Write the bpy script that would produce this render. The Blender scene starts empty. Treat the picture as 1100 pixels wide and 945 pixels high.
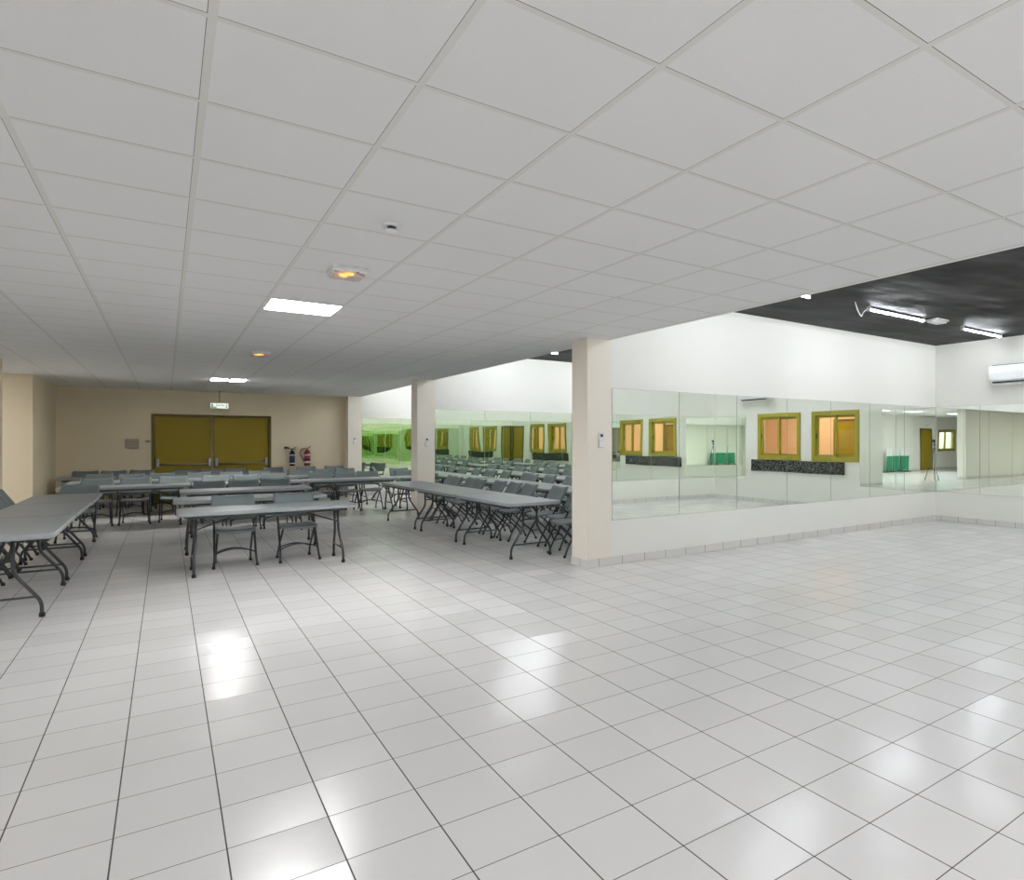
import bpy, bmesh, math, random
from mathutils import Vector, Matrix
random.seed(7)
C = bpy.context.scene.collection
PI = math.pi
R = math.radians

# ------------------------------------------------------------------ materials
def new_mat(name):
    m = bpy.data.materials.new(name); m.use_nodes = True
    nt = m.node_tree; nt.nodes.clear()
    o = nt.nodes.new('ShaderNodeOutputMaterial')
    return m, nt, o
def N(nt, t, **k):
    n = nt.nodes.new(t)
    for a, b in k.items():
        if a == 'inp':
            for i, v in b.items(): n.inputs[i].default_value = v
        else: setattr(n, a, b)
    return n
def L(nt, a, b): nt.links.new(a, b)
def math_(nt, op, a, b=None, c=None):
    n = nt.nodes.new('ShaderNodeMath'); n.operation = op
    for i, v in enumerate((a, b, c)):
        if v is None: continue
        if isinstance(v, (int, float)): n.inputs[i].default_value = v
        else: nt.links.new(v, n.inputs[i])
    return n.outputs[0]
def mixc(nt, f, a, b):
    n = nt.nodes.new('ShaderNodeMix'); n.data_type = 'RGBA'
    for s, v in ((n.inputs[0], f), (n.inputs[6], a), (n.inputs[7], b)):
        if isinstance(v, (int, float)): s.default_value = v
        elif isinstance(v, (tuple, list)): s.default_value = (*v[:3], 1)
        else: nt.links.new(v, s)
    return n.outputs[2]
def noise(nt, scale, detail=3, rough=.5, vec=None):
    n = N(nt, 'ShaderNodeTexNoise', inp={'Scale': scale, 'Detail': detail, 'Roughness': rough})
    if vec is None:
        vec = N(nt, 'ShaderNodeNewGeometry').outputs['Position']
    L(nt, vec, n.inputs['Vector'])
    return n.outputs['Fac']
def plain(name, col, rough=.5, metal=0, var=.06, nscale=8, bump=0, bscale=60, spec=.5):
    m, nt, o = new_mat(name)
    b = N(nt, 'ShaderNodeBsdfPrincipled', inp={'Roughness': rough, 'Metallic': metal, 'Specular IOR Level': spec})
    n = noise(nt, nscale)
    c2 = tuple(max(0, v * (1 - var)) for v in col); c1 = tuple(min(1, v * (1 + var)) for v in col)
    L(nt, mixc(nt, n, c2, c1), b.inputs['Base Color'])
    if bump:
        bp = N(nt, 'ShaderNodeBump', inp={'Strength': bump, 'Distance': .01})
        L(nt, noise(nt, bscale, 4), bp.inputs['Height']); L(nt, bp.outputs[0], b.inputs['Normal'])
    L(nt, b.outputs[0], o.inputs[0])
    return m
def emit(name, col, s):
    m, nt, o = new_mat(name)
    e = N(nt, 'ShaderNodeEmission', inp={'Color': (*col, 1), 'Strength': s})
    L(nt, e.outputs[0], o.inputs[0]); return m

TILE = .3432; X0 = 1.2115; Y0 = 2.582
def floor_mat():
    m, nt, o = new_mat('glazed_floor_tile')
    p = N(nt, 'ShaderNodeNewGeometry').outputs['Position']
    sx = N(nt, 'ShaderNodeSeparateXYZ'); L(nt, p, sx.inputs[0])
    u = math_(nt, 'DIVIDE', math_(nt, 'SUBTRACT', sx.outputs[0], X0), TILE)
    v = math_(nt, 'DIVIDE', math_(nt, 'SUBTRACT', sx.outputs[1], Y0), TILE)
    def edge(q): # distance to nearest integer line in metres
        f = math_(nt, 'FRACT', q)
        return math_(nt, 'MULTIPLY', math_(nt, 'MINIMUM', f, math_(nt, 'SUBTRACT', 1.0, f)), TILE)
    g = math_(nt, 'MAXIMUM', math_(nt, 'LESS_THAN', edge(u), .0027), math_(nt, 'LESS_THAN', edge(v), .0021))
    cell = N(nt, 'ShaderNodeCombineXYZ'); L(nt, math_(nt, 'FLOOR', u), cell.inputs[0]); L(nt, math_(nt, 'FLOOR', v), cell.inputs[1])
    wn = N(nt, 'ShaderNodeTexWhiteNoise', noise_dimensions='2D'); L(nt, cell.outputs[0], wn.inputs['Vector'])
    n1 = noise(nt, 1.3, 4); n2 = noise(nt, 22, 3)
    t = mixc(nt, n1, (.715, .695, .682), (.775, .757, .745))
    t = mixc(nt, math_(nt, 'MULTIPLY', wn.outputs['Value'], .35), t, (.70, .68, .668))
    col = mixc(nt, g, t, (.06, .052, .045))
    b = N(nt, 'ShaderNodeBsdfPrincipled', inp={'Specular IOR Level': .5})
    L(nt, col, b.inputs['Base Color'])
    r = math_(nt, 'ADD', math_(nt, 'MULTIPLY', n2, .05), .195)
    L(nt, math_(nt, 'ADD', r, math_(nt, 'MULTIPLY', g, .5)), b.inputs['Roughness'])
    # each tile lies very slightly out of level
    vm = N(nt, 'ShaderNodeVectorMath', operation='SUBTRACT'); L(nt, wn.outputs['Color'], vm.inputs[0]); vm.inputs[1].default_value = (.5, .5, .5)
    vs = N(nt, 'ShaderNodeVectorMath', operation='MULTIPLY'); L(nt, vm.outputs[0], vs.inputs[0]); vs.inputs[1].default_value = (.06, .06, 0)
    va = N(nt, 'ShaderNodeVectorMath', operation='ADD'); L(nt, vs.outputs[0], va.inputs[0])
    ge = N(nt, 'ShaderNodeNewGeometry'); L(nt, ge.outputs['Normal'], va.inputs[1])
    nn = N(nt, 'ShaderNodeVectorMath', operation='NORMALIZE'); L(nt, va.outputs[0], nn.inputs[0])
    bp = N(nt, 'ShaderNodeBump', inp={'Strength': .16, 'Distance': .004}); L(nt, noise(nt, 11, 3), bp.inputs['Height'])
    L(nt, nn.outputs[0], bp.inputs['Normal'])
    L(nt, bp.outputs[0], b.inputs['Normal'])
    L(nt, b.outputs[0], o.inputs[0]); return m
CX0 = 1.309; CY0 = 1.7164
def ceil_mat():
    m, nt, o = new_mat('mineral_ceiling_tile')
    p = N(nt, 'ShaderNodeNewGeometry').outputs['Position']
    sx = N(nt, 'ShaderNodeSeparateXYZ'); L(nt, p, sx.inputs[0])
    def sgn(q, off):
        f = math_(nt, 'FRACT', math_(nt, 'ADD', math_(nt, 'DIVIDE', math_(nt, 'SUBTRACT', q, off), .6), .5))
        return math_(nt, 'MULTIPLY', math_(nt, 'SUBTRACT', f, .5), .6)     # signed metres to the nearest bar
    a = sgn(sx.outputs[0], CX0); c = sgn(sx.outputs[1], CY0)
    bar = math_(nt, 'MAXIMUM', math_(nt, 'LESS_THAN', math_(nt, 'ABSOLUTE', a), .012), math_(nt, 'LESS_THAN', math_(nt, 'ABSOLUTE', c), .012))
    def gap(d, w): return math_(nt, 'LESS_THAN', math_(nt, 'ABSOLUTE', math_(nt, 'ADD', d, .0135)), w)
    gp = math_(nt, 'MULTIPLY', math_(nt, 'MAXIMUM', gap(a, .0010), gap(c, .0014)), math_(nt, 'SUBTRACT', 1.0, bar))
    n = noise(nt, 160, 2); n2 = noise(nt, 1.1, 3)
    t = mixc(nt, n, (.72, .72, .725), (.79, .79, .795)); t = mixc(nt, math_(nt, 'MULTIPLY', n2, .4), t, (.70, .698, .695))
    col = mixc(nt, bar, t, (.67, .665, .635)); col = mixc(nt, gp, col, (.10, .095, .085))
    b = N(nt, 'ShaderNodeBsdfPrincipled', inp={'Roughness': .8, 'Specular IOR Level': .3})
    L(nt, col, b.inputs['Base Color'])
    h = math_(nt, 'ADD', math_(nt, 'MULTIPLY', bar, -1.0), math_(nt, 'MULTIPLY', n, .08))
    bp = N(nt, 'ShaderNodeBump', inp={'Strength': .25, 'Distance': .004}); L(nt, h, bp.inputs['Height'])
    L(nt, bp.outputs[0], b.inputs['Normal']); L(nt, b.outputs[0], o.inputs[0]); return m
def black_mat():
    m, nt, o = new_mat('black_ceiling_fabric')
    b = N(nt, 'ShaderNodeBsdfPrincipled', inp={'Roughness': .68, 'Specular IOR Level': .35})
    p = N(nt, 'ShaderNodeNewGeometry').outputs['Position']
    mp = N(nt, 'ShaderNodeMapping'); L(nt, p, mp.inputs[0]); mp.inputs['Scale'].default_value = (.35, .75, 1); mp.inputs['Rotation'].default_value = (0, 0, .35)
    n = noise(nt, 1.5, 2.5, .45, mp.outputs[0])
    L(nt, mixc(nt, n, (.009, .009, .010), (.018, .018, .020)), b.inputs['Base Color'])
    bp = N(nt, 'ShaderNodeBump', inp={'Strength': .7, 'Distance': .22}); L(nt, n, bp.inputs['Height'])
    L(nt, bp.outputs[0], b.inputs['Normal']); L(nt, b.outputs[0], o.inputs[0]); return m
def mirror_mat(name, wav, scale, col=(.90, .945, .885)):
    m, nt, o = new_mat(name)
    g = N(nt, 'ShaderNodeBsdfGlossy', inp={'Color': (*col, 1), 'Roughness': 0.0})
    p = N(nt, 'ShaderNodeNewGeometry').outputs['Position']
    mp = N(nt, 'ShaderNodeMapping'); L(nt, p, mp.inputs[0]); mp.inputs['Scale'].default_value = scale
    n = noise(nt, 1, 1, .4, mp.outputs[0])
    bp = N(nt, 'ShaderNodeBump', inp={'Strength': 1.0, 'Distance': wav}); L(nt, n, bp.inputs['Height'])
    L(nt, bp.outputs[0], g.inputs['Normal']); L(nt, g.outputs[0], o.inputs[0]); return m
def marble_mat():
    m, nt, o = new_mat('black_speckled_marble')
    b = N(nt, 'ShaderNodeBsdfPrincipled', inp={'Roughness': .15})
    v = N(nt, 'ShaderNodeTexVoronoi', inp={'Scale': 28.0}); p = N(nt, 'ShaderNodeNewGeometry').outputs['Position']; L(nt, p, v.inputs['Vector'])
    n = noise(nt, 35, 5, .7)
    f = math_(nt, 'GREATER_THAN', math_(nt, 'MULTIPLY', n, math_(nt, 'ADD', v.outputs['Distance'], .55)), .56)
    L(nt, mixc(nt, f, (.008, .009, .009), (.15, .16, .15)), b.inputs['Base Color']); L(nt, b.outputs[0], o.inputs[0]); return m
def skirting_mat():
    m, nt, o = new_mat('tile_skirting')
    b = N(nt, 'ShaderNodeBsdfPrincipled', inp={'Roughness': .3})
    p = N(nt, 'ShaderNodeNewGeometry').outputs['Position']
    sx = N(nt, 'ShaderNodeSeparateXYZ'); L(nt, p, sx.inputs[0])
    f = math_(nt, 'FRACT', math_(nt, 'DIVIDE', math_(nt, 'ADD', math_(nt, 'ADD', sx.outputs[0], sx.outputs[1]), .07), TILE))
    g = math_(nt, 'LESS_THAN', f, .018)
    t = mixc(nt, noise(nt, 5, 3), (.66, .635, .605), (.73, .705, .68))
    L(nt, mixc(nt, g, t, (.14, .125, .11)), b.inputs['Base Color']); L(nt, b.outputs[0], o.inputs[0]); return m

M = {}
M['floor'] = floor_mat(); M['ceil'] = ceil_mat(); M['black'] = black_mat()
M['wall_cool_lit'] = plain('cool_lit_cream_paint', (.83, .815, .765), .6, var=.02, nscale=1.2, bump=.05, bscale=90)  # cream paint with the rooms' cool light put into the colour
M['wall_cream'] = plain('cream_paint', (.77, .665, .49), .6, var=.025, nscale=1.0, bump=.05, bscale=90)
M['wall_pink'] = plain('pinkish_cream_paint', (.85, .785, .69), .6, var=.02, nscale=1.2, bump=.05, bscale=90)
M['peach'] = plain('peach_paint', (.88, .62, .43), .6, var=.03, nscale=1)
M['skirt'] = skirting_mat(); M['marble'] = marble_mat()
M['mirror'] = mirror_mat('silvered_mirror', .0016, (1.1, 1.1, .6))
M['mirror_far'] = mirror_mat('silvered_mirror_warped', .0042, (.8, .8, 1.5), (.76, .87, .66))
M['mirror_mid'] = mirror_mat('silvered_mirror_bowed', .0030, (1.5, 1.5, .5), (.83, .91, .79))
M['mirror_edge'] = plain('mirror_glass_edge', (.12, .2, .15), .2)
M['top'] = plain('grey_table_plastic', (.315, .34, .35), .40, var=.05, nscale=14, bump=.06, bscale=220)
M['plastic'] = plain('grey_chair_plastic', (.17, .205, .21), .55, var=.06, nscale=14, bump=.05, bscale=200)
M['steel'] = plain('charcoal_powder_coat', (.05, .053, .057), .38, metal=.3, var=.08, nscale=20)
M['rubber'] = plain('black_rubber', (.012, .012, .012), .6)
M['olive'] = plain('mustard_paint', (.30, .215, .008), .5, spec=.3, var=.05, nscale=2)
M['olive_frame'] = plain('mustard_aluminium', (.36, .31, .03), .35, var=.05, nscale=3)
M['olive_dark'] = plain('dark_mustard_trim', (.12, .085, .01), .45)
M['chrome'] = plain('brushed_chrome', (.36, .35, .37), .4, metal=1, var=.04)
M['white_plastic'] = plain('white_plastic', (.82, .83, .84), .35, var=.02)
M['grey_plastic'] = plain('light_grey_plastic', (.62, .62, .6), .4, var=.03)
M['tan_plastic'] = plain('tan_plastic', (.40, .32, .24), .45, var=.05)
M['dark'] = plain('dark_plastic', (.015, .016, .018), .35)
M['red'] = plain('red_enamel', (.30, .008, .012), .25, var=.05)
M['blueblack'] = plain('blue_black_enamel', (.012, .016, .03), .25)
M['label_white'] = plain('white_label', (.75, .75, .76), .5)
M['label_navy'] = plain('navy_label', (.03, .045, .09), .5)
M['label_magenta'] = plain('magenta_label', (.26, .02, .07), .5)
M['green'] = plain('green_board', (.03, .26, .14), .4, var=.05)
M['signgreen'] = emit('sign_green', (.25, .62, .22), .42)
M['signwhite'] = emit('sign_white', (.92, 1, .93), .6)
M['signdark'] = plain('sign_dark_green', (.01, .12, .03), .5)
M['tube'] = emit('tube_glow', (.93, .97, 1.01), 122)
M['panel'] = emit('panel_glow', (.98, .985, 1), 41)
M['fill_side'] = emit('side_fill_glow', (1, .985, .97), 26)
M['fill_rear'] = emit('rear_fill_glow', (.96, .98, 1.02), 49)
M['tube_near'] = emit('near_tube_glow', (.92, .97, 1.02), 72)
M['tube_front'] = emit('front_tube_glow', (.92, .97, 1.02), 175)
M['strip'] = emit('strip_glow', (1, .985, .97), 36)
M['amber'] = emit('amber_glow', (1, .42, .06), 2.5)
M['warmlamp'] = emit('warm_lamp', (1, .79, .56), 95)
def glass_mat():
    m, nt, o = new_mat('window_glass')
    t = N(nt, 'ShaderNodeBsdfTransparent', inp={'Color': (.93, .95, .93, 1)})
    g = N(nt, 'ShaderNodeBsdfGlossy', inp={'Roughness': .02})
    f = N(nt, 'ShaderNodeFresnel', inp={'IOR': 1.45})
    mx = N(nt, 'ShaderNodeMixShader'); ge = N(nt, 'ShaderNodeNewGeometry'); L(nt, math_(nt, 'MULTIPLY', f.outputs[0], math_(nt, 'SUBTRACT', 1.0, ge.outputs['Backfacing'])), mx.inputs[0]); L(nt, t.outputs[0], mx.inputs[1]); L(nt, g.outputs[0], mx.inputs[2])
    L(nt, mx.outputs[0], o.inputs[0]); return m
M['glass'] = glass_mat()
def lens_mat():
    m, nt, o = new_mat('smoky_lens')
    t = N(nt, 'ShaderNodeBsdfTransparent', inp={'Color': (.92, .89, .88, 1)})
    g = N(nt, 'ShaderNodeBsdfPrincipled', inp={'Base Color': (.72, .63, .60, 1), 'Roughness': .25})
    mx = N(nt, 'ShaderNodeMixShader', inp={0: .45}); L(nt, t.outputs[0], mx.inputs[1]); L(nt, g.outputs[0], mx.inputs[2])
    L(nt, mx.outputs[0], o.inputs[0]); return m
M['lens'] = lens_mat()

# ------------------------------------------------------------------ mesh helpers
def box(bm, x0, x1, y0, y1, z0, z1, bev=0, seg=2):
    r = bmesh.ops.create_cube(bm, size=1)
    vs = r['verts']
    for v in vs:
        v.co = Vector((x0 if v.co.x < 0 else x1, y0 if v.co.y < 0 else y1, z0 if v.co.z < 0 else z1))
    if bev:
        es = list({e for v in vs for e in v.link_edges})
        bmesh.ops.bevel(bm, geom=es, offset=bev, segments=seg, profile=.5, affect='EDGES')
def fillet(pts, rad, n=4):
    pts = [Vector(p) for p in pts]; out = [pts[0]]
    for i in range(1, len(pts) - 1):
        a, b, c = pts[i - 1], pts[i], pts[i + 1]
        r = min(rad, (a - b).length * .45, (c - b).length * .45)
        p = b + (a - b).normalized() * r; q = b + (c - b).normalized() * r
        for k in range(n + 1):
            t = k / n
            out.append(p * (1 - t) ** 2 + b * 2 * t * (1 - t) + q * t * t)
    out.append(pts[-1]); return out
def tube(bm, pts, r, n=8, r2=None):
    pts = [Vector(p) for p in pts]
    rings = []; prev = None
    for i, p in enumerate(pts):
        d = (pts[min(i + 1, len(pts) - 1)] - pts[max(i - 1, 0)]).normalized()
        if prev is None:
            u = d.orthogonal().normalized()
        else:
            u = (prev - d * prev.dot(d)).normalized()
        prev = u; w = d.cross(u)
        rr = r if r2 is None else r + (r2 - r) * i / (len(pts) - 1)
        rings.append([bm.verts.new(p + (u * math.cos(2 * PI * k / n) + w * math.sin(2 * PI * k / n)) * rr) for k in range(n)])
    for a, b in zip(rings, rings[1:]):
        for k in range(n):
            f = bm.faces.new((a[k], a[(k + 1) % n], b[(k + 1) % n], b[k])); f.smooth = True
    bm.faces.new(rings[0][::-1]); bm.faces.new(rings[-1])
def lathe(bm, prof, cx=0, cy=0, n=20, axis='z'):
    rings = []
    for r, z in prof:
        ring = []
        for k in range(n):
            a = 2 * PI * k / n
            ring.append(bm.verts.new((cx + r * math.cos(a), cy + r * math.sin(a), z)))
        rings.append(ring)
    for a, b in zip(rings, rings[1:]):
        for k in range(n):
            f = bm.faces.new((a[k], a[(k + 1) % n], b[(k + 1) % n], b[k])); f.smooth = True
    bm.faces.new(rings[0][::-1]); bm.faces.new(rings[-1])
def mesh(name, fn, mat):
    bm = bmesh.new(); fn(bm)
    bmesh.ops.recalc_face_normals(bm, faces=bm.faces)
    me = bpy.data.meshes.new(name); bm.to_mesh(me); bm.free()
    if isinstance(mat, (list, tuple)):
        for x in mat: me.materials.append(x)
    else: me.materials.append(mat)
    return me
def put(name, me, parent=None, loc=None, rotz=0):
    o = bpy.data.objects.new(name, me); C.objects.link(o)
    if parent is not None: o.parent = parent
    if loc is not None: o.location = loc
    if rotz: o.rotation_euler = (0, 0, rotz)
    return o
def part(name, fn, mat, parent): return put(name, mesh(name, fn, mat), parent)
def tag(o, label, cat, group=None):
    o['label'] = label; o['category'] = cat
    if group: o['group'] = group
    return o
def thing(name, label, cat, loc=(0, 0, 0), rotz=0, group=None):
    o = put(name, None, None, loc, rotz); o.empty_display_size = .1
    return tag(o, label, cat, group)
def struct(name, fn, mat):
    o = put(name, mesh(name, fn, mat)); o['kind'] = 'structure'; return o
def struct_empty(name, loc=(0, 0, 0), rotz=0):
    o = put(name, None, None, loc, rotz); o['kind'] = 'structure'; return o
def dup(root, loc, rotz, label, group=None):
    r = root.copy(); C.objects.link(r); r.location = loc; r.rotation_euler = (0, 0, rotz)
    r['label'] = label
    if group: r['group'] = group
    for ch in list(root.children):
        c = ch.copy(); C.objects.link(c); c.parent = r
        for g in list(ch.children):
            d = g.copy(); C.objects.link(d); d.parent = c
    return r
ORD = ['first', 'second', 'third', 'fourth', 'fifth', 'sixth', 'seventh', 'eighth', 'ninth', 'tenth', 'eleventh', 'twelfth']

# ------------------------------------------------------------------ key dimensions
H = 2.78; HH = 3.38; XR = 11.86; XP0, XP1 = 4.03, 4.38
W4, W3, W2, W1 = .33, 6.74, 13.39, 19.65       # faces of the mirrored partitions
YB = 20.0; XL = -1.98

# ------------------------------------------------------------------ setting
struct('floor', lambda bm: box(bm, -12.2, 14.4, -5.4, 20.4, -.1, 0), M['floor'])
struct('ceiling', lambda bm: box(bm, -12.2, 4.33, -5.4, 20.2, H, H + .06), M['ceil'])
struct('ceiling_high', lambda bm: box(bm, 4.3, 12.06, .05, 20.2, HH, HH + .06), M['black'])
struct('ceiling_corridor', lambda bm: box(bm, 12.06, 14.4, -.2, 20.2, H, H + .06), M['wall_cool_lit'])
struct('beam_side', lambda bm: box(bm, 4.315, 4.375, .05, 20.2, H + .005, HH), M['wall_cool_lit'])
struct('wall_back', lambda bm: (box(bm, -2.3, -.28, YB, YB + .2, 0, H), box(bm, 2.22, XP0, YB, YB + .2, 0, H), box(bm, -.28, 2.22, YB, YB + .2, 2.19, H),
                                box(bm, -.28, 2.22, YB + .12, YB + .2, 0, 2.19)), M['wall_cream'])
struct('wall_left', lambda bm: (box(bm, XL - .3, XL, 16.8, YB + .2, 0, H), box(bm, -8, XL - .3, 16.8, 17.1, 0, H)), M['wall_cream'])
struct('pillar_left', lambda bm: box(bm, XL - .35, XL, 13.6, 13.97, 0, H), M['wall_cream'])
struct('wall_near', lambda bm: box(bm, -8, -1.6, .03, .33, 0, H), M['wall_cool_lit'])
def part_wall(bm, y0, y1): box(bm, XP1, XR, y0, y1, 0, HH)
struct('wall_partition_near', lambda bm: (box(bm, XP0, XR, .05, W4, 0, HH)), M['wall_cool_lit'])
struct('wall_partition_mid', lambda bm: part_wall(bm, W3, W3 + .26), M['wall_cool_lit'])
struct('wall_partition_far', lambda bm: part_wall(bm, W2, W2 + .26), M['wall_cool_lit'])
struct('wall_end', lambda bm: part_wall(bm, W1, W1 + .4), M['wall_cool_lit'])
struct('pillar_near', lambda bm: box(bm, XP0, XP1, W3, W3 + .37, 0, H), M['wall_pink'])
struct('pillar_mid', lambda bm: box(bm, XP0, XP1, W2, W2 + .40, 0, H), M['wall_pink'])
struct('pillar_far', lambda bm: box(bm, XP0, XP1, W1, W1 + .55, 0, H), M['wall_pink'])

# right wall with window openings: bays repeat every 6.65 m
wins = []
for k, off in enumerate((0, 6.65, 13.0)):
    wins += [(2.02 + off, 3.30 + off), (3.74 + off, 4.94 + off)]
WZ0, WZ1 = 1.12, 2.16
def right_wall(bm):
    ys = [.05] + [v for w in wins for v in w] + [20.2]
    box(bm, XR, XR + .2, .05, 20.2, 0, WZ0); box(bm, XR, XR + .2, .05, 20.2, WZ1, HH)
    for i in range(0, len(ys), 2): box(bm, XR, XR + .2, ys[i], ys[i + 1], WZ0, WZ1)
struct('wall_right', right_wall, M['wall_cool_lit'])
struct('wall_corridor', lambda bm: (box(bm, 14.2, 14.4, -.2, 20.2, 0, H), box(bm, 12.06, 14.2, -.3, -.2, 0, H), box(bm, 12.06, 14.2, 20.2, 20.3, 0, H)), M['peach'])
# rear space behind the viewpoint
RWX0, RWX1, RWZ0, RWZ1 = -11.2, -9.7, 1.0, 2.1
def rear(bm):
    box(bm, -12.2, RWX0, -5.4, -5.2, 0, H); box(bm, RWX1, 4.5, -5.4, -5.2, 0, H)
    box(bm, RWX0, RWX1, -5.4, -5.2, 0, RWZ0); box(bm, RWX0, RWX1, -5.4, -5.2, RWZ1, H)
struct('wall_rear', rear, M['wall_cool_lit'])
struct('wall_rear_side', lambda bm: (box(bm, 4.33, 4.5, -5.2, .05, 0, H), box(bm, -12.2, -12, -5.2, .33, 0, H), box(bm, -12, -8, .03, .33, 0, H)), M['wall_cool_lit'])
LW = [(2.0, 4.2), (5.8, 8.0), (9.6, 11.8), (13.4, 15.8)]
def lwall(bm):
    ys = [.33] + [v for w in LW for v in w] + [17.1]
    box(bm, -8.2, -8, .33, 17.1, 0, 1.0); box(bm, -8.2, -8, .33, 17.1, 2.3, H)
    for i in range(0, len(ys), 2): box(bm, -8.2, -8, ys[i], ys[i + 1], 1.0, 2.3)
struct('wall_far_left', lwall, M['wall_cream'])

# windows
def frame_rect(bm, a0, a1, z0, z1, w, d0, d1, axis):
    def bx(p0, p1, q0, q1):
        if axis == 'y': box(bm, d0, d1, p0, p1, q0, q1, .004, 1)
        else: box(bm, p0, p1, d0, d1, q0, q1, .004, 1)
    bx(a0, a1, z0, z0 + w); bx(a0, a1, z1 - w, z1); bx(a0, a0 + w, z0 + w, z1 - w); bx(a1 - w, a1, z0 + w, z1 - w)
nwin = 0
def window(axis, a0, a1, z0, z1, d, inward):
    """sliding window of two sashes in a mustard frame; d = wall face, inward = +1/-1 towards the room"""
    global nwin
    nwin += 1
    w = struct_empty('window_%d' % nwin)
    lo, hi = sorted((d + .03 * inward, d - .12 * inward))
    part('window_frame', lambda bm: frame_rect(bm, a0 - .05, a1 + .05, z0 - .05, z1 + .05, .10, lo, hi, axis), M['olive_frame'], w)
    mid = (a0 + a1) / 2
    for i, (p, q) in enumerate(((a0 + .04, mid + .03), (mid - .03, a1 - .04))):
        dd = d - (.02 + .045 * i) * inward
        lo2, hi2 = sorted((dd, dd - .035 * inward))
        s = part('sash', lambda bm: frame_rect(bm, p, q, z0 + .045, z1 - .045, .055, lo2, hi2, axis), M['olive_frame'], w)
        def pane(bm):
            g = (lo2 + hi2) / 2
            if axis == 'y': box(bm, g - .002, g + .002, p + .05, q - .05, z0 + .095, z1 - .095)
            else: box(bm, p + .05, q - .05, g - .002, g + .002, z0 + .095, z1 - .095)
        part('pane', pane, M['glass'], s)
        def latch(bm):
            zc = (z0 + z1) / 2; e = p + .025 if i == 0 else q - .025
            l, h = sorted((dd, dd + .012 * inward))
            if axis == 'y': box(bm, l, h, e - .012, e + .012, zc - .06, zc + .06, .003, 1)
            else: box(bm, e - .012, e + .012, l, h, zc - .06, zc + .06, .003, 1)
        part('latch', latch, M['dark'], s)
for a0, a1 in wins: window('y', a0, a1, WZ0, WZ1, XR, -1)
window('x', RWX0, RWX1, RWZ0, RWZ1, -5.2, 1)
for a0, a1 in LW: window('y', a0, a1, 1.0, 2.3, -8, 1)
BAYN = ['nearest', 'middle', 'farthest']
for k, off in enumerate((0, 6.65, 13.0)):
    tag(put('marble_sill', mesh('marble_sill', lambda bm: box(bm, XR - .05, XR, 1.78 + off, 4.62 + off, .78, 1.065, .006, 1), M['marble'])),
        'black speckled marble panel under the mustard windows of the %s mirrored room' % BAYN[k], 'marble panel')

# double door in the far wall
d1 = struct_empty('door_1', (0, YB, 0))
def dframe(bm):
    box(bm, -.28, -.225, -.03, .1, 0, 2.19, .006, 1); box(bm, 2.165, 2.22, -.03, .1, 0, 2.19, .006, 1); box(bm, -.225, 2.165, -.03, .1, 2.135, 2.19, .006, 1)
part('door_frame', dframe, M['olive_dark'], d1)
for i, (a, b) in enumerate(((-.22, .935), (.955, 2.16))):
    lf = part('door_leaf', lambda bm: box(bm, a, b, .02, .07, .008, 2.13, .004, 1), M['olive'], d1)
    def bar(bm):
        tube(bm, [(a + .08, -.055, .955), (b - .06, -.055, .955)], .017)
    part('push_bar', bar, M['chrome'], lf)
    def boxes(bm):
        box(bm, a + .03, a + .10, -.075, .022, .90, 1.10, .012); box(bm, b - .09, b - .02, -.075, .022, .90, 1.10, .012)
    part('latch_case', boxes, M['chrome'], lf)
    if i == 0:
        part('vertical_rod', lambda bm: tube(bm, [(b - .02, -.0, .02), (b - .02, -.0, 2.12)], .012), M['tan_plastic'], lf)
# yellow doors
def panel_door(name, loc, rotz, w=.92, h=2.12):
    d = struct_empty(name, loc, rotz)
    def fr(bm):
        box(bm, -w / 2 - .06, -w / 2, -.03, .0, 0, h + .06, .004, 1); box(bm, w / 2, w / 2 + .06, -.03, .0, 0, h + .06, .004, 1); box(bm, -w / 2, w / 2, -.03, .0, h, h + .06, .004, 1)
    part('door_frame', fr, M['olive_dark'], d)
    def leaf(bm):
        box(bm, -w / 2, w / 2, -.012, .0, .008, h, .002, 1)
        for z0, z1 in ((.15, .95), (1.08, h - .15)): box(bm, -w / 2 + .13, w / 2 - .13, -.022, -.01, z0, z1, .006, 1)
    lf = part('door_leaf', leaf, M['olive'], d)
    part('door_handle', lambda bm: tube(bm, fillet([(w / 2 - .07, -.01, 1.02), (w / 2 - .07, -.06, 1.02), (w / 2 - .19, -.06, 1.02)], .02), .009), M['chrome'], lf)
panel_door('door_2', (XR, 12.83, 0), -PI / 2)
panel_door('door_3', (-8.0, -5.2, 0), PI)

# baseboards
def skirt(name, segs):
    def f(bm):
        for s in segs: box(bm, *s, 0, .1, .003, 1)
    struct('baseboard_' + name, f, M['skirt'])
t = .012
skirt('partition_mid', [(XP1, XR, W3 - t, W3), (XP1, XR, W3 + .26, W3 + .26 + t)])
skirt('pillar_near', [(XP0 - t, XP1, W3 - t, W3), (XP0 - t, XP0, W3, W3 + .37), (XP0 - t, XP1, W3 + .37, W3 + .37 + t)])
skirt('partition_far', [(XP1, XR, W2 - t, W2), (XP1, XR, W2 + .26, W2 + .26 + t)])
skirt('pillar_mid', [(XP0 - t, XP1, W2 - t, W2), (XP0 - t, XP0, W2, W2 + .40), (XP0 - t, XP1, W2 + .40, W2 + .40 + t)])
skirt('right', [(XR - t, XR, W4, W3), (XR - t, XR, W3 + .26, W2 - .02 - 1.1), (XR - t, XR, W2 + .26, W1)])
skirt('end', [(XP0 - t, XR, W1 - t, W1)])
skirt('back', [(XL, -.3, YB - t, YB), (2.24, XP0, YB - t, YB)])
skirt('left', [(XL, XL + t, 16.8, YB), (-8, XL + t, 16.8 - t, 16.8), (XL, XL + t, 13.6, 13.97), (XL - .35, XL + t, 13.6 - t, 13.6)])
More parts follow.
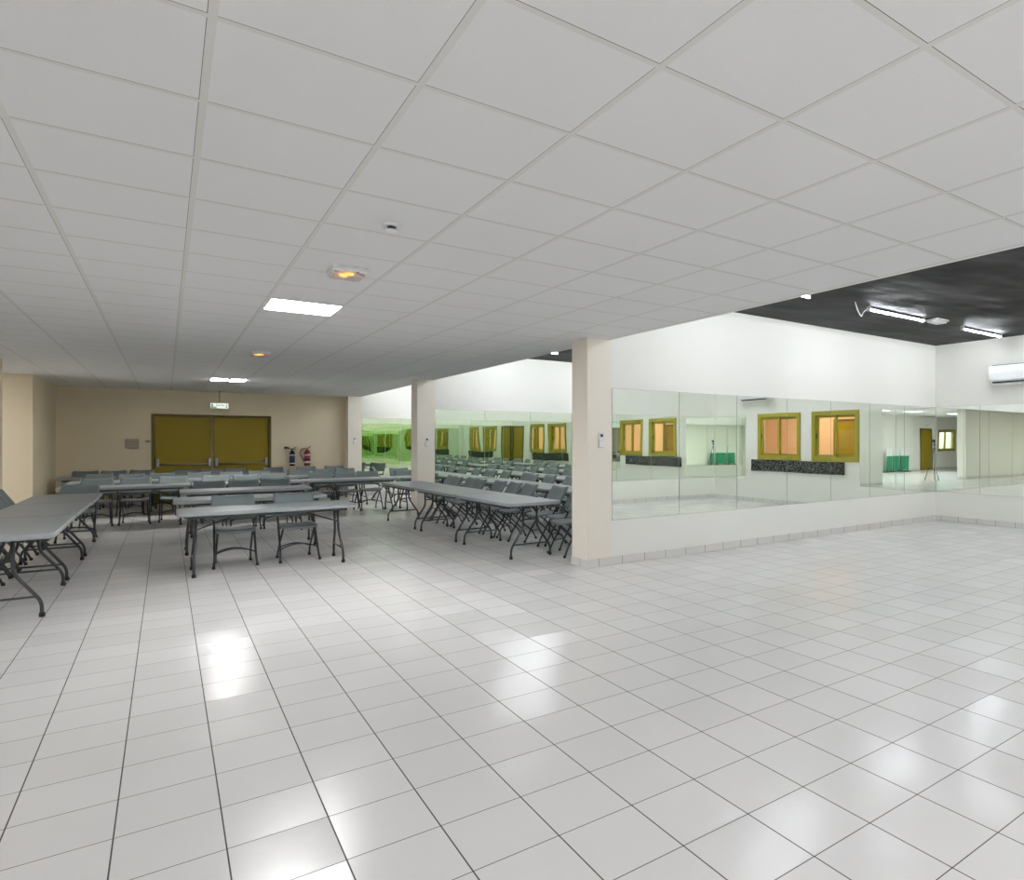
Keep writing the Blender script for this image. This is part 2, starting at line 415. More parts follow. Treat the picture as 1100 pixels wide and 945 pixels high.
skirt('near', [(XP0 - t, XR, W4, W4 + t), (-8, -1.6, W4, W4 + t), (-1.6, -1.6 + t, .03, W4), (XP0 - t, XP0, .05, W4)])
skirt('rear', [(-12, -8.55, -5.2, -5.2 + t), (-7.45, 4.33, -5.2, -5.2 + t)])

# ------------------------------------------------------------------ mirrors (each panel its own thing)
MZ0, MZ1 = .55, 2.185
mcache = {}
def mirror(axis, a0, a1, d, inward, mat, label, group, tilt=0):
    w = a1 - a0 - .006
    key = (axis, round(w, 3), mat.name)
    if key not in mcache:
        def f(bm):
            if axis == 'x': box(bm, -w / 2, w / 2, -.003, .003, 0, MZ1 - MZ0, .0015, 1)
            else: box(bm, -.003, .003, -w / 2, w / 2, 0, MZ1 - MZ0, .0015, 1)
        me = mesh('mirror_panel', f, [mat, M['mirror_edge']])
        for p in me.polygons:
            n = p.normal; q = abs(n.y) if axis == 'x' else abs(n.x)
            p.material_index = 0 if q > .9 else 1
        mcache[key] = me
    m = (a0 + a1) / 2
    loc = (m, d + .0035 * inward, MZ0) if axis == 'x' else (d + .0035 * inward, m, MZ0)
    o = put('mirror_panel', mcache[key], None, loc)
    o.rotation_euler = (0, 0, tilt)
    tag(o, label, 'mirror', group)
def run(axis, a0, a1, n, d, inward, mat, where, frm, group, wob=.0):
    s = (a1 - a0) / n
    for i in range(n):
        tl = random.uniform(-wob, wob)
        mirror(axis, a0 + i * s, a0 + (i + 1) * s, d, inward, mat, '%s mirror panel from %s, %s' % (ORD[i], frm, where), group, tl)
run('x', XP1, XR - .012, 7, W3, -1, M['mirror'], 'on the long bright white wall', 'the near pillar', 'mirrors on the near white wall', .0015)
for i, (a, b) in enumerate(((5.87, W3 - .012), (5.0, 5.87))):
    mirror('y', a, b, XR, -1, M['mirror'], 'wall mirror panel under the air conditioner, %s' % ('meeting the other mirrors at the corner' if i == 0 else 'one panel away from the corner'), 'mirrors under the air conditioner')
run('x', XP1, XR - .012, 7, W2, -1, M['mirror_mid'], 'behind the rows of chairs', 'the middle pillar', 'mirrors behind the chairs', .002)
run('x', XP1, XR - .012, 7, W1, -1, M['mirror_far'], 'with a wavy green reflection', 'the farthest pillar', 'wavy mirrors at the far end', .002)
run('x', XP1, XR - .012, 7, W3 + .26, 1, M['mirror_mid'], 'reflected behind the chair rows', 'the near pillar', 'mirrors on the back of the near wall', .002)
run('x', XP1, XR - .012, 7, W2 + .26, 1, M['mirror_far'], 'reflected in the wavy green mirror', 'the middle pillar', 'mirrors on the back of the middle wall', .002)
run('x', 5.45, XR - .012, 6, W4, 1, M['mirror'], 'reflected opposite the bright white wall', 'the entrance', 'mirrors opposite the near white wall', .001)
mirror('y', W4 + .012, 1.55, XR, -1, M['mirror'], 'wall mirror panel seen in reflection beside the marble window counter', 'mirrors beside the marble counter')

# ------------------------------------------------------------------ folding chair (front towards -y)
def chair_leg_f(s):
    def f(bm):
        tube(bm, fillet([(s * .222, -.225, .012), (s * .212, -.17, .13), (s * .203, .222, .778), (s * .200, .229, .79)], .06, 4), .0125)
    return f
def chair_leg_r(s):
    def f(bm):
        tube(bm, fillet([(s * .188, .245, .012), (s * .183, .20, .11), (s * .178, -.15, .432)], .05, 4), .0115)
    return f
def cap(x, y):
    return lambda bm: lathe(bm, [(.013, 0), (.0175, .002), (.0175, .022), (.0145, .034)], x, y, 10)
def chair_seat(bm):
    nx, ny = 12, 10
    g = {}
    for s in (0, 1):
        for i in range(nx + 1):
            for j in range(ny + 1):
                u, v = i / nx * 2 - 1, j / ny * 2 - 1
                hw = .205 - .012 * (v * .5 + .5) ** 2
                k = (abs(u) ** 6 + abs(v) ** 6)
                x = hw * u * (1 - .035 * min(1, k * .5) * abs(v) ** 3); y = -.02 + .20 * v * (1 - .03 * abs(u) ** 4)
                z = .447 + .014 * u * u + .010 * max(0, v) ** 2 - .016 * max(0, -v - .55) ** 2 * 4
                g[s, i, j] = bm.verts.new((x, y, z - (.024 if s else 0)))
    for i in range(nx):
        for j in range(ny):
            bm.faces.new((g[0, i, j], g[0, i + 1, j], g[0, i + 1, j + 1], g[0, i, j + 1])).smooth = True
            bm.faces.new((g[1, i, j], g[1, i, j + 1], g[1, i + 1, j + 1], g[1, i + 1, j])).smooth = True
    for i in range(nx):
        bm.faces.new((g[0, i, 0], g[1, i, 0], g[1, i + 1, 0], g[0, i + 1, 0])); bm.faces.new((g[0, i, ny], g[0, i + 1, ny], g[1, i + 1, ny], g[1, i, ny]))
    for j in range(ny):
        bm.faces.new((g[0, 0, j], g[0, 0, j + 1], g[1, 0, j + 1], g[1, 0, j])); bm.faces.new((g[0, nx, j], g[1, nx, j], g[1, nx, j + 1], g[0, nx, j + 1]))
def chair_back(bm):
    nx, nz = 14, 8
    g = {}
    for s in (0, 1):
        for i in range(nx + 1):
            for j in range(nz + 1):
                u = i / nx * 2 - 1; v = j / nz
                zt = .835 + .022 * abs(u) ** 2.2 - .02 * max(0, abs(u) - .9) * 8
                zb = .545 + .012 * abs(u) ** 3
                z = zb + (zt - zb) * v
                yc = -.17 + (z - .13) * (.405 / .67)          # the line of the back posts
                y = yc + .026 * max(0, 1 - (u / .84) ** 2) + (.0165 if s else -.0165)
                x = .232 * u * (1 - .03 * abs(2 * v - 1) ** 5)
                g[s, i, j] = bm.verts.new((x, y, z))
    for i in range(nx):
        for j in range(nz):
            bm.faces.new((g[0, i, j], g[0, i + 1, j], g[0, i + 1, j + 1], g[0, i, j + 1])).smooth = True
            bm.faces.new((g[1, i, j], g[1, i, j + 1], g[1, i + 1, j + 1], g[1, i + 1, j])).smooth = True
    for i in range(nx):
        bm.faces.new((g[0, i, 0], g[1, i, 0], g[1, i + 1, 0], g[0, i + 1, 0])); bm.faces.new((g[0, i, nz], g[0, i + 1, nz], g[1, i + 1, nz], g[1, i, nz]))
    for j in range(nz):
        bm.faces.new((g[0, 0, j], g[0, 0, j + 1], g[1, 0, j + 1], g[1, 0, j])); bm.faces.new((g[0, nx, j], g[1, nx, j], g[1, nx, j + 1], g[0, nx, j + 1]))
def arch(bm, hw, y0, z, rise, lean):
    pts = [(hw * (k / 5 - 1), y0 + lean * (1 - (k / 5 - 1) ** 2) * rise, z + rise * (1 - (k / 5 - 1) ** 2)) for k in range(11)]
    tube(bm, pts, .0085, 7)
chair0 = thing('folding_chair', 'grey', 'chair')
part('seat', chair_seat, M['plastic'], chair0)
part('backrest', chair_back, M['plastic'], chair0)
for s in (-1, 1):
    q = part('leg', chair_leg_f(s), M['steel'], chair0); part('foot_cap', cap(s * .222, -.225), M['rubber'], q)
    q = part('leg', chair_leg_r(s), M['steel'], chair0); part('foot_cap', cap(s * .188, .245), M['rubber'], q)
part('brace', lambda bm: arch(bm, .212, -.155, .16, .055, .6), M['steel'], chair0)
part('brace', lambda bm: arch(bm, .183, .185, .135, .055, -.7), M['steel'], chair0)
part('crossbar', lambda bm: tube(bm, [(-.178, -.145, .421), (.178, -.145, .421)], .009, 7), M['steel'], chair0)
part('crossbar', lambda bm: tube(bm, [(-.205, .0, .418), (.205, .0, .418)], .009, 7), M['steel'], chair0)
def seat_off(along):
    # a chair that straddles a table leg stands farther out from the table
    return .60 if abs(abs(along) - .765) < .27 or abs(along) > .9 else .45
used = [False]
def chair(x, y, rz, label, group):
    rz += R(random.uniform(-1.0, 1.0))
    if not used[0]:
        used[0] = True
        chair0.location = (x, y, 0); chair0.rotation_euler = (0, 0, rz); chair0['label'] = label; chair0['group'] = group
        return chair0
    return dup(chair0, (x, y, 0), rz, label, group)

# ------------------------------------------------------------------ folding table (long axis x)
TL, TW, TZ = 1.83, .76, .735
table0 = thing('folding_table', 'grey', 'table')
def ttop(bm):
    # rounded-corner slab
    r = .07; pts = []
    for cx, cy, a0 in ((TL / 2 - r, TW / 2 - r, 0), (-TL / 2 + r, TW / 2 - r, 90), (-TL / 2 + r, -TW / 2 + r, 180), (TL / 2 - r, -TW / 2 + r, 270)):
        for k in range(6):
            a = R(a0 + 90 * k / 5); pts.append((cx + r * math.cos(a), cy + r * math.sin(a)))
    lay = [(.014, TZ - .045), (0, TZ - .036), (0, TZ - .008), (.008, TZ)]
    rings = []
    for ins, z in lay:
        rings.append([bm.verts.new((x * (1 - ins / (TL / 2)), y * (1 - ins / (TW / 2)), z)) for x, y in pts])
    n = len(pts)
    for a, b in zip(rings, rings[1:]):
        for k in range(n): bm.faces.new((a[k], a[(k + 1) % n], b[(k + 1) % n], b[k]))
    bm.faces.new(rings[0][::-1]); bm.faces.new(rings[-1])
part('tabletop', ttop, M['top'], table0)
LX = .765
for s in (-1, 1):
    for q in (-1, 1):
        lg = part('leg', lambda bm: tube(bm, fillet([(s * (LX - .03), q * .10, TZ - .05), (s * (LX - .02), q * .10, .40), (s * LX, q * .283, .135), (s * LX, q * .285, .012)], .06, 5), .0145, 9), M['steel'], table0)
        part('foot_cap', lambda bm: lathe(bm, [(.015, 0), (.021, .002), (.021, .028), (.017, .042)], s * LX, q * .285, 12), M['rubber'], lg)
    part('crossbar', lambda bm: tube(bm, [(s * (LX - .003), -.255, .18), (s * (LX - .003), .255, .18)], .0105, 7), M['steel'], table0)
    part('crossbar', lambda bm: tube(bm, [(s * (LX - .025), -.10, .50), (s * (LX - .025), .10, .50)], .0105, 7), M['steel'], table0)
    part('crossbar', lambda bm: tube(bm, [(s * (LX - .03), -.3, TZ - .055), (s * (LX - .03), .3, TZ - .055)], .0125, 7), M['steel'], table0)
    part('brace', lambda bm: tube(bm, [(s * (LX - .025), 0, .50), (s * .40, 0, .63), (s * .24, 0, TZ - .052)], .009, 7), M['steel'], table0)
for q in (-1, 1): part('rail', lambda bm: box(bm, -.80, .80, q * .32 - .01, q * .32 + .01, TZ - .075, TZ - .043), M['steel'], table0)
tused = [False]
def table(x, y, rz, label, group):
    if not tused[0]:
        tused[0] = True
        table0.location = (x, y, 0); table0.rotation_euler = (0, 0, rz); table0['label'] = label; table0['group'] = group
        return
    dup(table0, (x, y, 0), rz, label, group)

# --- tables standing in the middle of the hall
G1 = 'folding tables set out in the hall'; G2 = 'folding chairs set out in the hall'
table(1.01, 9.22, R(.3), 'front grey folding table with two chairs tucked behind it', G1)
chair(.675, 9.60, 0, 'grey folding chair behind the front table, nearer its dark aisle end', G2)
chair(1.352, 9.57, R(1), 'grey folding chair behind the front table, nearer the pillars', G2)
table(.99, 11.02, R(-.5), 'pale grey folding table right behind the front table, no chairs of its own', G1)
table(1.09, 12.93, R(.4), 'grey folding table, third back, with three dark chair backs along its far side', G1)
for i, x in enumerate((.60, 1.09, 1.58)):
    chair(x, 13.39, 0, 'dark grey folding chair behind the third table back, %s from the aisle' % ORD[i], G2)
row4 = [(-.55, 'at the aisle end by the side tables'), (1.30, 'hidden behind the third table back'), (3.145, 'in line with the middle pillar'), (4.99, 'reaching past the middle pillar')]
for x, w in row4: table(x, 15.03, R(random.uniform(-.5, .5)), 'grey folding table of the fourth row, ' + w, G1)
def back_row(xs, tabs, y, extra, lab, g):
    for i, x in enumerate(xs):
        al = min((x - t for t in tabs), key=abs)
        chair(x, y + seat_off(al) + extra, 0, lab % ORD[i], g)
for i, x in enumerate((-.99, -.45, .12, .80, 1.30, 1.80, 2.66, 3.16, 3.66, 4.48, 5.0)):
    chair(x, 15.03 + seat_off(min((x - t[0] for t in row4), key=abs)), 0, 'grey folding chair in the fourth row back, %s from the side tables' % ORD[i], G2)
for i, x in enumerate((-.6, 1.24, 3.08)): table(x, 17.0, R(random.uniform(-.6, .6)), 'grey folding table in the row before the last, %s from the far end wall corner' % ORD[i], G1)
back_row((-1.1, -.58, -.06, .6, 1.17, 1.75, 2.55, 3.08, 3.58), (-.6, 1.24, 3.08), 17.0, 0, 'pale lit folding chair in the row before the last, %s from the dim corner', G2)
for i, x in enumerate((-.95, .89, 2.73)): table(x, 18.88, R(random.uniform(-.6, .6)), 'grey folding table in the last row before the double door, %s from dim corner' % ORD[i], G1)
back_row((-1.45, -.95, -.45, .38, .89, 1.40, 2.23, 2.98, 3.68), (-.95, .89, 2.73), 18.88, 0, 'dark folding chair in the last row by the far wall, %s from the dim corner', G2)
# side room beyond the middle pillar
for i, (x, y, a) in enumerate(((4.75, 17.1, 0), (5.35, 17.15, 0), (4.62, 18.35, 70))):
    chair(x, y, R(a), ['grey folding chair in front of the wavy mirror, closer to the middle pillar', 'grey folding chair in front of the wavy mirror, farther from the pillars', 'grey folding chair turned sideways by the wavy mirror'][i], G2)
# --- long row at the side (B)
G3 = 'long row of side tables'; G4 = 'chairs pushed in along the side tables'
for i, y in enumerate((8.54, 10.40, 12.26)):
    table(-1.145, y, PI / 2 + R((.2, -.3, .4)[i]), 'blue grey folding table in the row along the dim side, %s from camera' % ORD[i], G3)
for i, y in enumerate((8.03, 8.54, 9.05, 9.9, 10.40, 10.9, 11.75, 12.26, 12.77)):
    chair(-1.145 - .45, y, PI / 2, 'grey folding chair pushed in along the side row tables, %s from the camera' % ORD[i], G4)
chair(-1.08, 13.42, R(-4), 'grey folding chair at the far head of the long side row', G4)
# --- rows in the middle mirrored room (D first)
rows_x = (3.80, 5.38, 6.96, 8.54, 10.12)
RW = ['along the pillars', 'second in', 'third in', 'fourth in', 'by the windows']
for r, x in enumerate(rows_x):
    sl = .030 if r == 0 else random.uniform(0, .02)
    for i, y in enumerate((8.60, 10.45, 12.295)):
        yy = y if r == 0 else y + .05
        table(x + sl * (8.6 - y), yy, PI / 2 + sl, 'grey folding table in the mirrored room, row %s, %s from near wall' % (RW[r], ORD[i]), 'tables in rows in the mirrored room')
    ys = (7.72, 8.26, 8.75, 9.45, 9.98, 10.55, 11.25, 11.78, 12.30, 12.82) if r == 0 else [8.13, 8.65, 9.15, 9.98, 10.5, 11.0, 11.83, 12.34, 12.85]
    for i, y in enumerate(ys):
        al = min((y - t for t in ((8.60, 10.45, 12.295) if r == 0 else (8.65, 10.5, 12.345))), key=abs)
        chair((4.36, 4.59, 4.50, 4.36, 4.35, 4.33, 4.26, 4.31, 4.22, 4.29)[i] if r == 0 else x + seat_off(al) + sl * (8.6 - y) + random.uniform(0, .03), y, -PI / 2, 'grey folding chair in the mirrored room, row %s, %s from near wall' % (RW[r], ORD[i]), 'chairs in rows in the mirrored room')

# ------------------------------------------------------------------ fixtures
# LED panels in the low ceiling (cells of the 0.6 m grid)
def led(cx, cy, label, two=False, mat='panel'):
    o = thing('ceiling_light', label, 'ceiling light', (cx, cy, H), 0, 'square ceiling lights')
    if two:
        part('frame', lambda bm: box(bm, -.29, .29, -.29, .29, -.008, 0, .003, 1), M['white_plastic'], o)
        for s in (-1, 1):
            part('diffuser', lambda bm: box(bm, s * .155 - .13, s * .155 + .13, -.26, .26, -.016, -.007, .003, 1), M['strip'], o)
    else:
        def fr(bm):
            frame_rect3(bm, .29, .012)
        part('frame', fr, M['white_plastic'], o)
        part('diffuser', lambda bm: box(bm, -.278, .278, -.278, .278, -.008, 0), M[mat], o)
    return o
def frame_rect3(bm, h, w):
    box(bm, -h, h, -h, -h + w, -.01, 0); box(bm, -h, h, h - w, h, -.01, 0); box(bm, -h, -h + w, -h + w, h - w, -.01, 0); box(bm, h - w, h, -h + w, h - w, -.01, 0)
def cell(i, j): return (CX0 + .6 * (i + .5), CY0 + .6 * (j + .5))
led(*cell(-1, 8), 'square glowing ceiling light panel nearest the camera')
led(*cell(-1, 23), 'far ceiling light of two glowing strips over the last tables', True)
FILL_PANELS = [(2, -7), (-2, -7), (-6, -7), (-12, -7), (-9, 3), (-14, 3), (-10, 15), (-9, 23)]
for i, (a, b) in enumerate(FILL_PANELS[:4]): led(*cell(a, b), 'added fill light panel behind the viewpoint, %s from the pillar line' % ORD[i], False, 'fill_rear')  # unseen panels added behind the camera to brighten the near hall
for i, (a, b) in enumerate(FILL_PANELS[4:]): led(*cell(a, b), 'added fill light panel over the unseen side bay, %s from the camera' % ORD[i], False, ('fill_side', 'fill_rear', 'fill_side', 'fill_side')[i])  # unseen panels added to light up the side bay
def emergency(x, y, label):
    o = thing('emergency_light', label, 'emergency light', (x, y, H), 0, 'small amber emergency lights')
    part('housing', lambda bm: box(bm, -.115, .115, -.125, .125, -.035, 0, .005), M['white_plastic'], o)
    part('lamp', lambda bm: (lathe(bm, [(.012, -.05), (.028, -.045), (.028, -.034)], -.02, .03, 12), lathe(bm, [(.012, -.05), (.028, -.045), (.028, -.034)], .01, -.035, 12)), M['amber'], o)
    part('lens_cover', lambda bm: box(bm, -.105, .105, -.075, .12, -.055, -.034, .005), M['lens'], o)
    part('indicator', lambda bm: lathe(bm, [(.009, -.04), (.012, -.034)], .05, -.105, 10), M['dark'], o)
emergency(1.045, 5.13, 'amber emergency light on the ceiling between smoke detector and light panel')
emergency(1.045, 10.62, 'smaller looking amber emergency light farther along the ceiling beyond the light panel')
def smoke(x, y, label):
    o = thing('smoke_detector', label, 'smoke detector', (x, y, H), 0, 'white smoke detectors')
    part('base', lambda bm: lathe(bm, [(.04, -.016), (.05, -.01), (.05, 0)], 0, 0, 24), M['white_plastic'], o)
    part('vent', lambda bm: lathe(bm, [(.024, -.036), (.024, -.016)], 0, 0, 24), M['dark'], o)
    part('cap', lambda bm: lathe(bm, [(.02, -.044), (.03, -.042), (.034, -.034)], 0, 0, 24), M['white_plastic'], o)
smoke(1.03, 3.90, 'white smoke detector on the ceiling nearest the camera')
smoke(1.0, 15.35, 'white smoke detector just in front of the far ceiling light')

# tube lights on the black ceilings
def tube_light(x0, x1, y, label, mat='tube'):
    o = thing('tube_light', label, 'tube light', ((x0 + x1) / 2, y, HH), 0, 'tube lights on the black ceiling')
    h = (x1 - x0) / 2
    part('housing', lambda bm: box(bm, -h, h, -.022, .022, -.032, 0, .004, 1), M['steel'], o)  # dark colour stands in for the shade on the housing
    part('diffuser', lambda bm: tube(bm, [(-h + .01, 0, -.042), (h - .01, 0, -.042)], .0135, 12), M[mat], o)
    part('end_cap', lambda bm: (box(bm, -h - .012, -h + .01, -.026, .026, -.066, 0, .004, 1), box(bm, h - .01, h + .012, -.026, .026, -.066, 0, .004, 1)), M['grey_plastic'], o)
TX = [(5.1, 6.40), (7.65, 9.02), (10.17, 11.45)]
ROWS = [(5.32, 'near room by its mirrors'), (2.2, 'near room away from its mirrors'), (8.9, 'middle room, front row'), (11.9, 'middle room, back row'), (15.3, 'far room, front row'), (18.2, 'far room, back row')]
for y, w in ROWS:
    for i, (a, b) in enumerate(TX): tube_light(a, b, y, 'glowing tube light on black ceiling, %s, %s from pillars' % (w, ORD[i]), 'tube_front' if y < 3 else 'tube_near' if y < 6 else 'tube')
o = tag(put('power_cable', mesh('power_cable', lambda bm: tube(bm, fillet([(7.25, 5.25, HH), (7.30, 5.25, HH - .10), (7.40, 5.26, HH - .19), (7.50, 5.30, HH - .10), (7.64, 5.32, HH - .03)], .06, 4), .008, 7), M['white_plastic'])),
        'thin white loose cable hanging at the end of the tube light', 'cable')
o = thing('ceiling_fixture', 'small flat pale lamp on black ceiling between the two glowing tubes', 'ceiling lamp', (9.32, 5.27, HH))
part('housing', lambda bm: box(bm, -.16, .16, -.11, .11, -.03, 0, .01), M['grey_plastic'], o)
part('lens_cover', lambda bm: box(bm, -.14, .14, -.09, .09, -.055, -.028, .02), M['white_plastic'], o)

# exit sign
o = thing('exit_sign', 'small lit green and white exit sign hanging over the mustard double door', 'exit sign', (1.055, 19.45, 2.335))
part('rod', lambda bm: tube(bm, [(0, 0, .145), (0, 0, H - 2.335)], .009), M['tan_plastic'], o)
part('housing', lambda bm: box(bm, -.195, .195, -.018, .018, -.005, .145, .006), M['grey_plastic'], o)
part('face', lambda bm: box(bm, -.183, .183, -.022, -.017, .008, .132), M['signwhite'], o)
part('green_band', lambda bm: box(bm, -.183, -.06, -.025, -.021, .008, .045), M['signgreen'], o)
def runner(bm):
    box(bm, -.165, -.135, -.026, -.021, .07, .115); 
    tube(bm, [(-.15, -.024, .07), (-.17, -.024, .04)], .007, 6); tube(bm, [(-.15, -.024, .07), (-.13, -.024, .045)], .007, 6)
part('pictogram', runner, M['signdark'], o)
def text_part(txt, size, loc, rot, mat, parent, name='lettering', ext=.001):
    cu = bpy.data.curves.new(name, 'FONT'); cu.body = txt; cu.size = size; cu.align_x = 'CENTER'; cu.align_y = 'CENTER'; cu.extrude = ext
    t = bpy.data.objects.new('tmp', cu); C.objects.link(t)
    dg = bpy.context.evaluated_depsgraph_get(); dg.update()
    me = bpy.data.meshes.new_from_object(t.evaluated_get(dg)); me.materials.clear(); me.materials.append(mat)
    bpy.data.objects.remove(t); bpy.data.curves.remove(cu)
    q = put(name, me, parent, loc); q.rotation_euler = rot; return q
text_part('Sortie', .075, (.015, -.0235, .085), (PI / 2, 0, 0), M['signdark'], o)
part('arrow', lambda bm: (box(bm, .142, .152, -.025, -.021, .05, .12), box(bm, .130, .164, -.025, -.021, .03, .052)), M['signdark'], o)

# fire extinguishers
def ext_body(bm, r, h): lathe(bm, [(r * .8, 0), (r, .012), (r, h - r * 1.1), (r * .75, h - r * .4), (r * .3, h)], 0, 0, 24)
e = thing('fire_extinguisher', 'dark blue black gas extinguisher with horn hanging on the far wall', 'fire extinguisher', (2.70, YB - .095, .86), 0, 'extinguishers on the far wall')
part('body', lambda bm: ext_body(bm, .062, .42), M['blueblack'], e)
part('label_band', lambda bm: lathe(bm, [(.0632, .09), (.0632, .27)], 0, 0, 24), M['label_navy'], e)
part('white_band', lambda bm: lathe(bm, [(.0636, .05), (.0636, .085)], 0, 0, 24), M['label_white'], e)
part('white_band', lambda bm: lathe(bm, [(.0636, .28), (.0636, .305)], 0, 0, 24), M['label_white'], e)
part('valve', lambda bm: (tube(bm, [(0, 0, .41), (0, 0, .47)], .018), tube(bm, [(0, 0, .46), (.10, -.01, .51)], .009), tube(bm, [(0, 0, .44), (.09, -.01, .44)], .008)), M['dark'], e)
part('horn', lambda bm: (tube(bm, fillet([(0, -.02, .45), (-.05, -.02, .455), (-.09, -.02, .485)], .03), .012), tube(bm, [(-.08, -.02, .483), (-.19, -.02, .49)], .022, 12, .036)), M['dark'], e)
part('bracket', lambda bm: box(bm, -.02, .02, .055, .095, .30, .42), M['chrome'], e)
e = thing('fire_extinguisher', 'red fire extinguisher with black hose hanging on the far wall', 'fire extinguisher', (3.055, YB - .105, .86), 0, 'extinguishers on the far wall')
part('body', lambda bm: ext_body(bm, .075, .43), M['red'], e)
part('label_band', lambda bm: lathe(bm, [(.0762, .14), (.0762, .27)], 0, 0, 24), M['label_magenta'], e)
part('white_band', lambda bm: lathe(bm, [(.0766, .075), (.0766, .125)], 0, 0, 24), M['label_white'], e)
part('white_band', lambda bm: lathe(bm, [(.0766, .275), (.0766, .305)], 0, 0, 24), M['label_white'], e)
part('base_ring', lambda bm: lathe(bm, [(.077, .0), (.079, .03)], 0, 0, 24), M['dark'], e)
part('valve', lambda bm: (tube(bm, [(0, 0, .42), (0, 0, .47)], .02), tube(bm, [(0, 0, .46), (.08, -.02, .53)], .010)), M['dark'], e)
part('hose', lambda bm: tube(bm, fillet([(0, -.02, .45), (-.12, -.03, .47), (-.19, -.04, .36), (-.15, -.06, .24), (-.08, -.075, .12)], .08, 5), .012), M['dark'], e)
part('bracket', lambda bm: box(bm, -.02, .02, .065, .105, .30, .42), M['chrome'], e)

# wall boxes
w = thing('wall_box', 'square tan junction box on the far wall beside the mustard door', 'junction box', (-.64, YB, 1.47))
part('cover', lambda bm: box(bm, -.125, .125, -.05, 0, -.11, .11, .008), M['tan_plastic'], w)
part('hinge_strip', lambda bm: box(bm, -.115, .115, -.056, -.048, .085, .10), M['grey_plastic'], w)
w = thing('door_bell', 'tiny dark push button plate between tan box and mustard door', 'push button', (-.345, YB, 1.525))
part('plate', lambda bm: box(bm, -.05, .05, -.015, 0, -.02, .02, .004), M['tan_plastic'], w)
part('button', lambda bm: box(bm, -.03, .02, -.022, -.013, -.01, .01, .003), M['dark'], w)

# remotes on the pillars
def remote(x, y, z, label):
    w = thing('wall_remote', label, 'remote control', (x, y, z), 0, 'white remotes on the pillars')
    part('cradle', lambda bm: box(bm, -.034, .034, -.022, 0, -.085, .02, .006), M['grey_plastic'], w)
    b = part('body', lambda bm: box(bm, -.028, .028, -.032, -.006, -.08, .095, .008), M['white_plastic'], w)
    part('screen', lambda bm: box(bm, -.018, .018, -.0345, -.031, .045, .082), M['dark'], b)
    part('button', lambda bm: [box(bm, -.016 + .02 * i, -.006 + .02 * i, -.0345, -.031, -.01 + .02 * j, .0 + .02 * j) for i in range(2) for j in range(2)], M['grey_plastic'], b)
remote(4.215, W3, 1.535, 'white remote control in its holder on the nearest pillar')
remote(4.215, W2, 1.50, 'white remote control in its holder on the middle pillar')
remote(4.19, W1, 1.53, 'white remote control in its holder on the farthest pillar')

# air conditioners
def ac(y0, y1, label):
    h = (y1 - y0) / 2
    a = thing('air_conditioner', label, 'air conditioner', (XR, (y0 + y1) / 2, 2.53), 0, 'white wall air conditioners')
    def body(bm):
        prof = [(0, .34), (-.19, .34), (-.215, .32), (-.225, .20), (-.215, .08), (-.17, .02), (-.10, 0), (0, 0)]
        L0 = [bm.verts.new((x, -h, z)) for x, z in prof]; L1 = [bm.verts.new((x, h, z)) for x, z in prof]
        for k in range(len(prof) - 1): bm.faces.new((L0[k], L0[k + 1], L1[k + 1], L1[k]))
        bm.faces.new((L0[-1], L0[0], L1[0], L1[-1])); bm.faces.new(L0); bm.faces.new(L1[::-1])
    part('body', body, M['white_plastic'], a)
    part('grille', lambda bm: [box(bm, -.20 + .032 * k, -.19 + .032 * k, -h + .04, h - .04, .338, .346) for k in range(6)], M['dark'], a)
    part('louver', lambda bm: box(bm, -.205, -.125, -h + .05, h - .05, .004, .016, .004), M['white_plastic'], a)
    part('outlet', lambda bm: box(bm, -.212, -.19, -h + .05, h - .05, .028, .050), M['dark'], a)
ac(4.70, 5.60, 'white air conditioner high on the side wall, cut by the picture edge')
ac(1.55, 2.5, 'white air conditioner seen only as a dark underside in the mirror')

# things behind the viewpoint, seen in the corner of the mirrors
cam_t = thing('camera_tripod', 'black camera on a tripod reflected in the corner of the mirrors', 'tripod', (-.03, -.04, 0), 0)
part('camera_body', lambda bm: (box(bm, -.07, .07, -.17, -.08, 1.48, 1.59, .012), tube(bm, [(.0, -.09, 1.533), (.02, -.06, 1.533)], .035, 16)), M['dark'], cam_t)
part('head', lambda bm: (lathe(bm, [(.03, 1.34), (.035, 1.40), (.02, 1.47)], 0, -.12, 16), tube(bm, [(0, -.12, 1.42), (-.06, -.30, 1.36)], .009)), M['dark'], cam_t)
part('centre_column', lambda bm: tube(bm, [(0, -.12, .75), (0, -.12, 1.36)], .016), M['steel'], cam_t)
for k in range(3):
    a = R(90 + 120 * k)
    part('leg', lambda bm: tube(bm, [(.03 * math.cos(a), -.12 + .03 * math.sin(a), 1.25), (.36 * math.cos(a), -.12 + .36 * math.sin(a), .0)], .018, 8, .012), M['steel'], cam_t)
for i, x in enumerate((-4.3, -5.0, -5.7)):
    g = thing('green_board', 'green board with white upper edge, reflected in the mirrors, %s from the pillar line' % ORD[i], 'board', (x, -4.86, 0), 0, 'green boards by the rear wall')
    part('board', lambda bm: box(bm, -.28, .28, -.02, .02, .08, .78, .006), M['green'], g)
    part('top_panel', lambda bm: box(bm, -.28, .28, -.018, .018, .785, 1.15, .006), M['white_plastic'], g)
    part('stand', lambda bm: (box(bm, -.24, -.19, -.16, .16, 0, .035), box(bm, .19, .24, -.16, .16, 0, .035), box(bm, -.235, -.195, -.018, .018, .03, .085), box(bm, .195, .235, -.018, .018, .03, .085)), M['steel'], g)
w = thing('wall_lamp', 'white oval emergency lamp over the mustard door in the mirror', 'wall lamp', (-8.0, -5.2, 2.42))
part('base', lambda bm: box(bm, -.16, .16, 0, .05, -.07, .07, .02), M['grey_plastic'], w)
part('cover', lambda bm: box(bm, -.14, .14, .045, .085, -.055, .055, .018), M['white_plastic'], w)

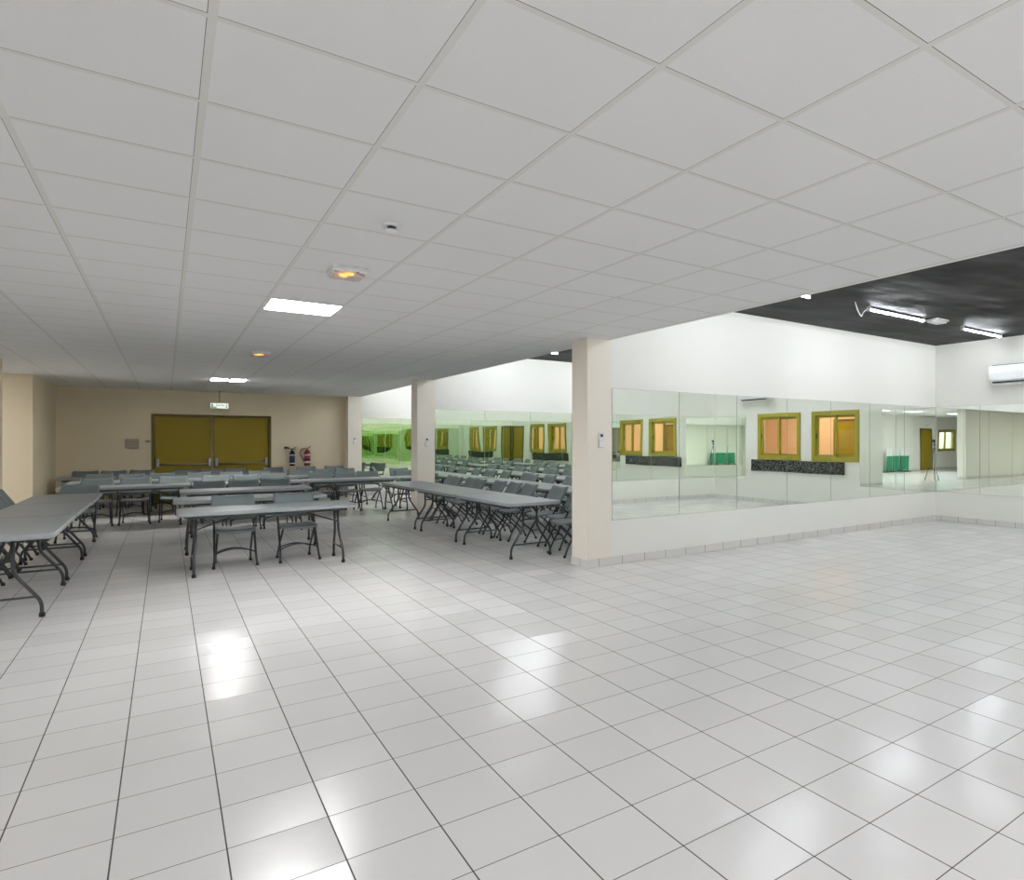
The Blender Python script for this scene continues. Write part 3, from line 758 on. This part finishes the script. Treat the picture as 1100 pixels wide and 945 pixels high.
# corridor behind the windows
for i, y in enumerate((2.5, 6.5, 10.5, 14.5, 18.3)):
    o = thing('corridor_light', 'warm corridor ceiling lamp behind the mustard windows, %s from the near wall' % ORD[i], 'ceiling light', (13.2, y, H), 0, 'warm corridor lamps')
    part('base', lambda bm: lathe(bm, [(.17, -.02), (.18, 0)], 0, 0, 24), M['white_plastic'], o)
    part('diffuser', lambda bm: lathe(bm, [(.05, -.085), (.12, -.07), (.155, -.02)], 0, 0, 24), M['warmlamp'], o)
for i, y in enumerate((3.0, 5.0, 9.6, 11.7, 16.0)):
    panel_door('door_%d' % (4 + i), (14.2, y, 0), -PI / 2, .85, 2.05)

# ------------------------------------------------------------------ world + camera + render look
w = bpy.data.worlds.new('World'); bpy.context.scene.world = w; w.use_nodes = True
nt = w.node_tree; bg = nt.nodes['Background']
sky = nt.nodes.new('ShaderNodeTexSky'); sky.sky_type = 'NISHITA'; sky.sun_disc = False; sky.sun_elevation = R(50); sky.sun_rotation = R(120)
nt.links.new(sky.outputs[0], bg.inputs[0]); bg.inputs[1].default_value = .35

cam = bpy.data.cameras.new('Camera'); co = bpy.data.objects.new('Camera', cam); C.objects.link(co)
co.location = (0, 0, 1.533); co.rotation_euler = (PI / 2, 0, -R(37.527))
cam.sensor_fit = 'HORIZONTAL'; cam.sensor_width = 36; cam.lens = 36 * 694.8 / 1100
cam.shift_x = (550 - 711.9) / 1100; cam.shift_y = 1.0 / 1100
cam.clip_start = .03; cam.clip_end = 200
sc = bpy.context.scene; sc.camera = co
sc.view_settings.view_transform = 'Standard'; sc.view_settings.look = 'None'; sc.view_settings.gamma = 1
sc.view_settings.use_curve_mapping = False; sc.view_settings.exposure = 0.68
cy = sc.cycles
cy.max_bounces = 16; cy.diffuse_bounces = 5; cy.glossy_bounces = 14; cy.transmission_bounces = 6; cy.transparent_max_bounces = 10
cy.caustics_reflective = True; cy.caustics_refractive = False; cy.blur_glossy = 1.0
cy.sample_clamp_indirect = 6.0
cy.use_denoising = True
